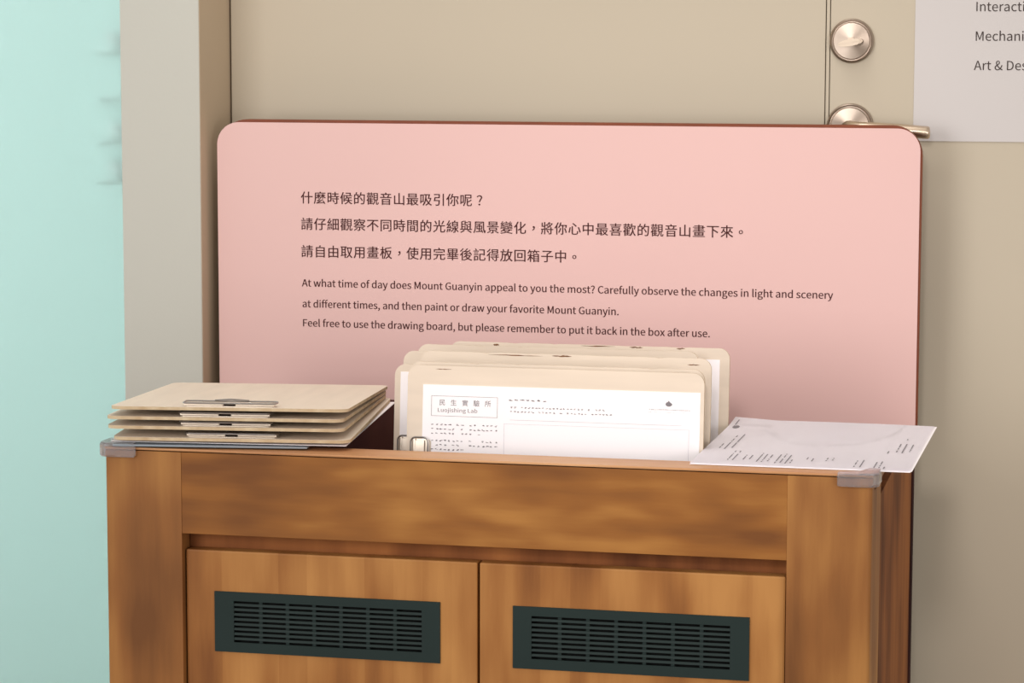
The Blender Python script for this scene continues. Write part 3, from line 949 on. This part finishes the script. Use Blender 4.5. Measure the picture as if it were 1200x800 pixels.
dashes(bm, 0.0950, 0.2040, 0.0250, 0.0018, rg, step=0.0038)
dashes(bm, 0.2430, 0.2860, 0.0180, 0.0012, rg, step=0.0021, gaps=0)
dashes(bm, 0.2430, 0.2800, 0.0212, 0.0005, rg, step=0.0016, gaps=0.3)
bm.transform(FORM)
print_link('printed_lines', bm, 'ink_grey', fa, local=True)['kind'] = 'stuff'
bm = bmesh.new()
# leaf-shaped emblem
q = [(0.2625, -0.0150), (0.2605, -0.0133), (0.2612, -0.0113), (0.2630, -0.0104), (0.2640, -0.0090), (0.2650, -0.0104), (0.2668, -0.0117), (0.2680, -0.0131), (0.2662, -0.0147), (0.2645, -0.0152)]
bm.faces.new([bm.verts.new((x, y, 0)) for x, y in q])
bm.transform(FORM)
print_link('emblem', bm, 'ink_grey', fa, local=True)
bm = bmesh.new()
frame_lines(bm, 0.0890, 0.2860, 0.0388, 0.1950, 0.0003)
frame_lines(bm, 0.0950, 0.2780, 0.0345, 0.0348, 0.0003)
bm.transform(FORM)
print_link('drawing_frame', bm, 'ink_pale', fa, local=True)

# ================================================================ loose papers at the right
def loose(x, y, z, deg, label, curl):
    bm = bmesh.new()
    nx, ny = 14, 18
    g = {}
    for i in range(nx + 1):
        for j in range(ny + 1):
            u, v = i / nx, j / ny
            h = curl(u, v)
            g[i, j] = bm.verts.new((u * 0.2205, v * 0.3110, h))
    for i in range(nx):
        for j in range(ny):
            bm.faces.new((g[i, j], g[i + 1, j], g[i + 1, j + 1], g[i, j + 1]))
    bmesh.ops.solidify(bm, geom=list(bm.faces), thickness=0.00022)
    o = link('paper_sheet', bm, 'paper', smooth=False)
    o.matrix_world = Matrix.Translation((x, y, z)) @ Matrix.Rotation(math.radians(deg), 4, 'Z')
    return tag(o, label, 'paper', 'loose papers at the right end')


for x, y, z, deg, lab in ((0.6146, 0.0232, 0.0004, -0.5, 'lower white sheet at the right end of the cabinet, its edge peeping out below'),
                          (0.6160, 0.0266, 0.0009, -0.7, 'middle white sheet at the right end, between the lower and the printed one')):
    o = tag(link('paper_sheet', bx(0, 0.2205, 0, 0.311, 0, 0.0003), 'paper'), lab, 'paper', 'loose papers at the right end')
    o.matrix_world = Matrix.Translation((x, y, z)) @ Matrix.Rotation(math.radians(deg), 4, 'Z')
lp = loose(0.6142, 0.0262, 0.0016, -0.5, 'topmost white printed sheet at the right end of the cabinet',
           lambda u, v: 0.0030 * max(0, 1 - u / 0.22) * max(0, (v - 0.82) / 0.18) ** 1.2 + 0.0008 * math.sin(u * 3.1) * v)
# its print runs across the viewer: lines along y
bm = bmesh.new()
rg = random.Random(11)


def vbar(x, y0, y1, t=0.0013, dens=0.8):
    y = y0
    while y < y1:
        if rg.random() < dens:
            L_ = rg.uniform(0.003, 0.007)
            q = [bm.verts.new(p) for p in ((x, y, 0), (x + t, y, 0), (x + t, min(y + L_, y1), 0), (x, min(y + L_, y1), 0))]
            bm.faces.new(q)
            y += L_ + 0.0008
        else:
            y += 0.004


for x, a, b in ((0.034, 0.025, 0.085), (0.039, 0.025, 0.085), (0.049, 0.03, 0.06), (0.055, 0.03, 0.06),
                (0.064, 0.02, 0.075), (0.069, 0.02, 0.07), (0.0745, 0.025, 0.07),
                (0.083, 0.015, 0.07), (0.088, 0.015, 0.075), (0.0935, 0.015, 0.07), (0.098, 0.015, 0.04),
                (0.014, 0.10, 0.13), (0.020, 0.095, 0.19), (0.0265, 0.10, 0.20), (0.006, 0.255, 0.295),
                (0.112, 0.045, 0.06), (0.118, 0.035, 0.055), (0.132, 0.04, 0.06), (0.138, 0.045, 0.06),
                (0.163, 0.01, 0.05), (0.169, 0.01, 0.055), (0.183, 0.01, 0.045), (0.188, 0.01, 0.05), (0.193, 0.005, 0.018),
                (0.188, 0.10, 0.12), (0.196, 0.11, 0.17), (0.202, 0.11, 0.18), (0.209, 0.12, 0.17), (0.200, 0.20, 0.215)):
    vbar(x, a, b)
vs = [bm.verts.new((0.0035 + 0.004 * math.cos(k) * 1.0 + 0.006, 0.262 + 0.010 * math.sin(k) - 0.01, 0)) for k in [i * math.pi / 5 for i in range(10)]]
bm.faces.new(vs)
bm.transform(Matrix.Translation((0, 0, 0.0009)))
for v in bm.verts:
    u, w = v.co.x / 0.2205, v.co.y / 0.311
    v.co.z = 0.0002 + 0.0030 * max(0, 1 - u / 0.22) * max(0, (w - 0.82) / 0.18) ** 1.2 + 0.0008 * math.sin(u * 3.1) * w + 0.0002
print_link('printed_lines', bm, 'ink_grey', lp, local=True)['kind'] = 'stuff'

# ================================================================ behind the frosted glass: a shelf rack with white bowls
rack = thing('shelf_rack', 'blurred white shelf rack standing behind the frosted glass', 'shelf', (-0.24, 0.70, FL))
link('side_panel', bx(-0.1895, -0.1865, 0.625, 0.740, FL, 0.56), 'shelf', rack)
for z in (0.24, 0.29, 0.345, 0.405, 0.50):
    link('shelf_board', bx(-0.2460, -0.1900, 0.625, 0.740, z - 0.004, z), 'shelf', rack)
bm = bmesh.new()
lathe(bm, [(0.0, 0.0), (0.012, 0.0), (0.024, 0.010), (0.030, 0.024), (0.028, 0.024), (0.022, 0.011), (0.011, 0.003), (0, 0.003)], 32)
b0 = link('bowl', bm, 'ceramic', smooth=True)
for i, (x, z, lab) in enumerate(((-0.226, 0.4053, 'white bowl on the upper shelf behind the frosted glass'),
                                 (-0.224, 0.2903, 'white bowl on the middle shelf behind the frosted glass'),
                                 (-0.226, 0.2403, 'white bowl on the lower shelf behind the frosted glass'))):
    o = b0 if i == 0 else b0.copy()
    if i:
        COL.objects.link(o)
    o.location = (x + 0.008, 0.662, z)
    tag(o, lab, 'bowl', 'bowls behind the frosted glass')
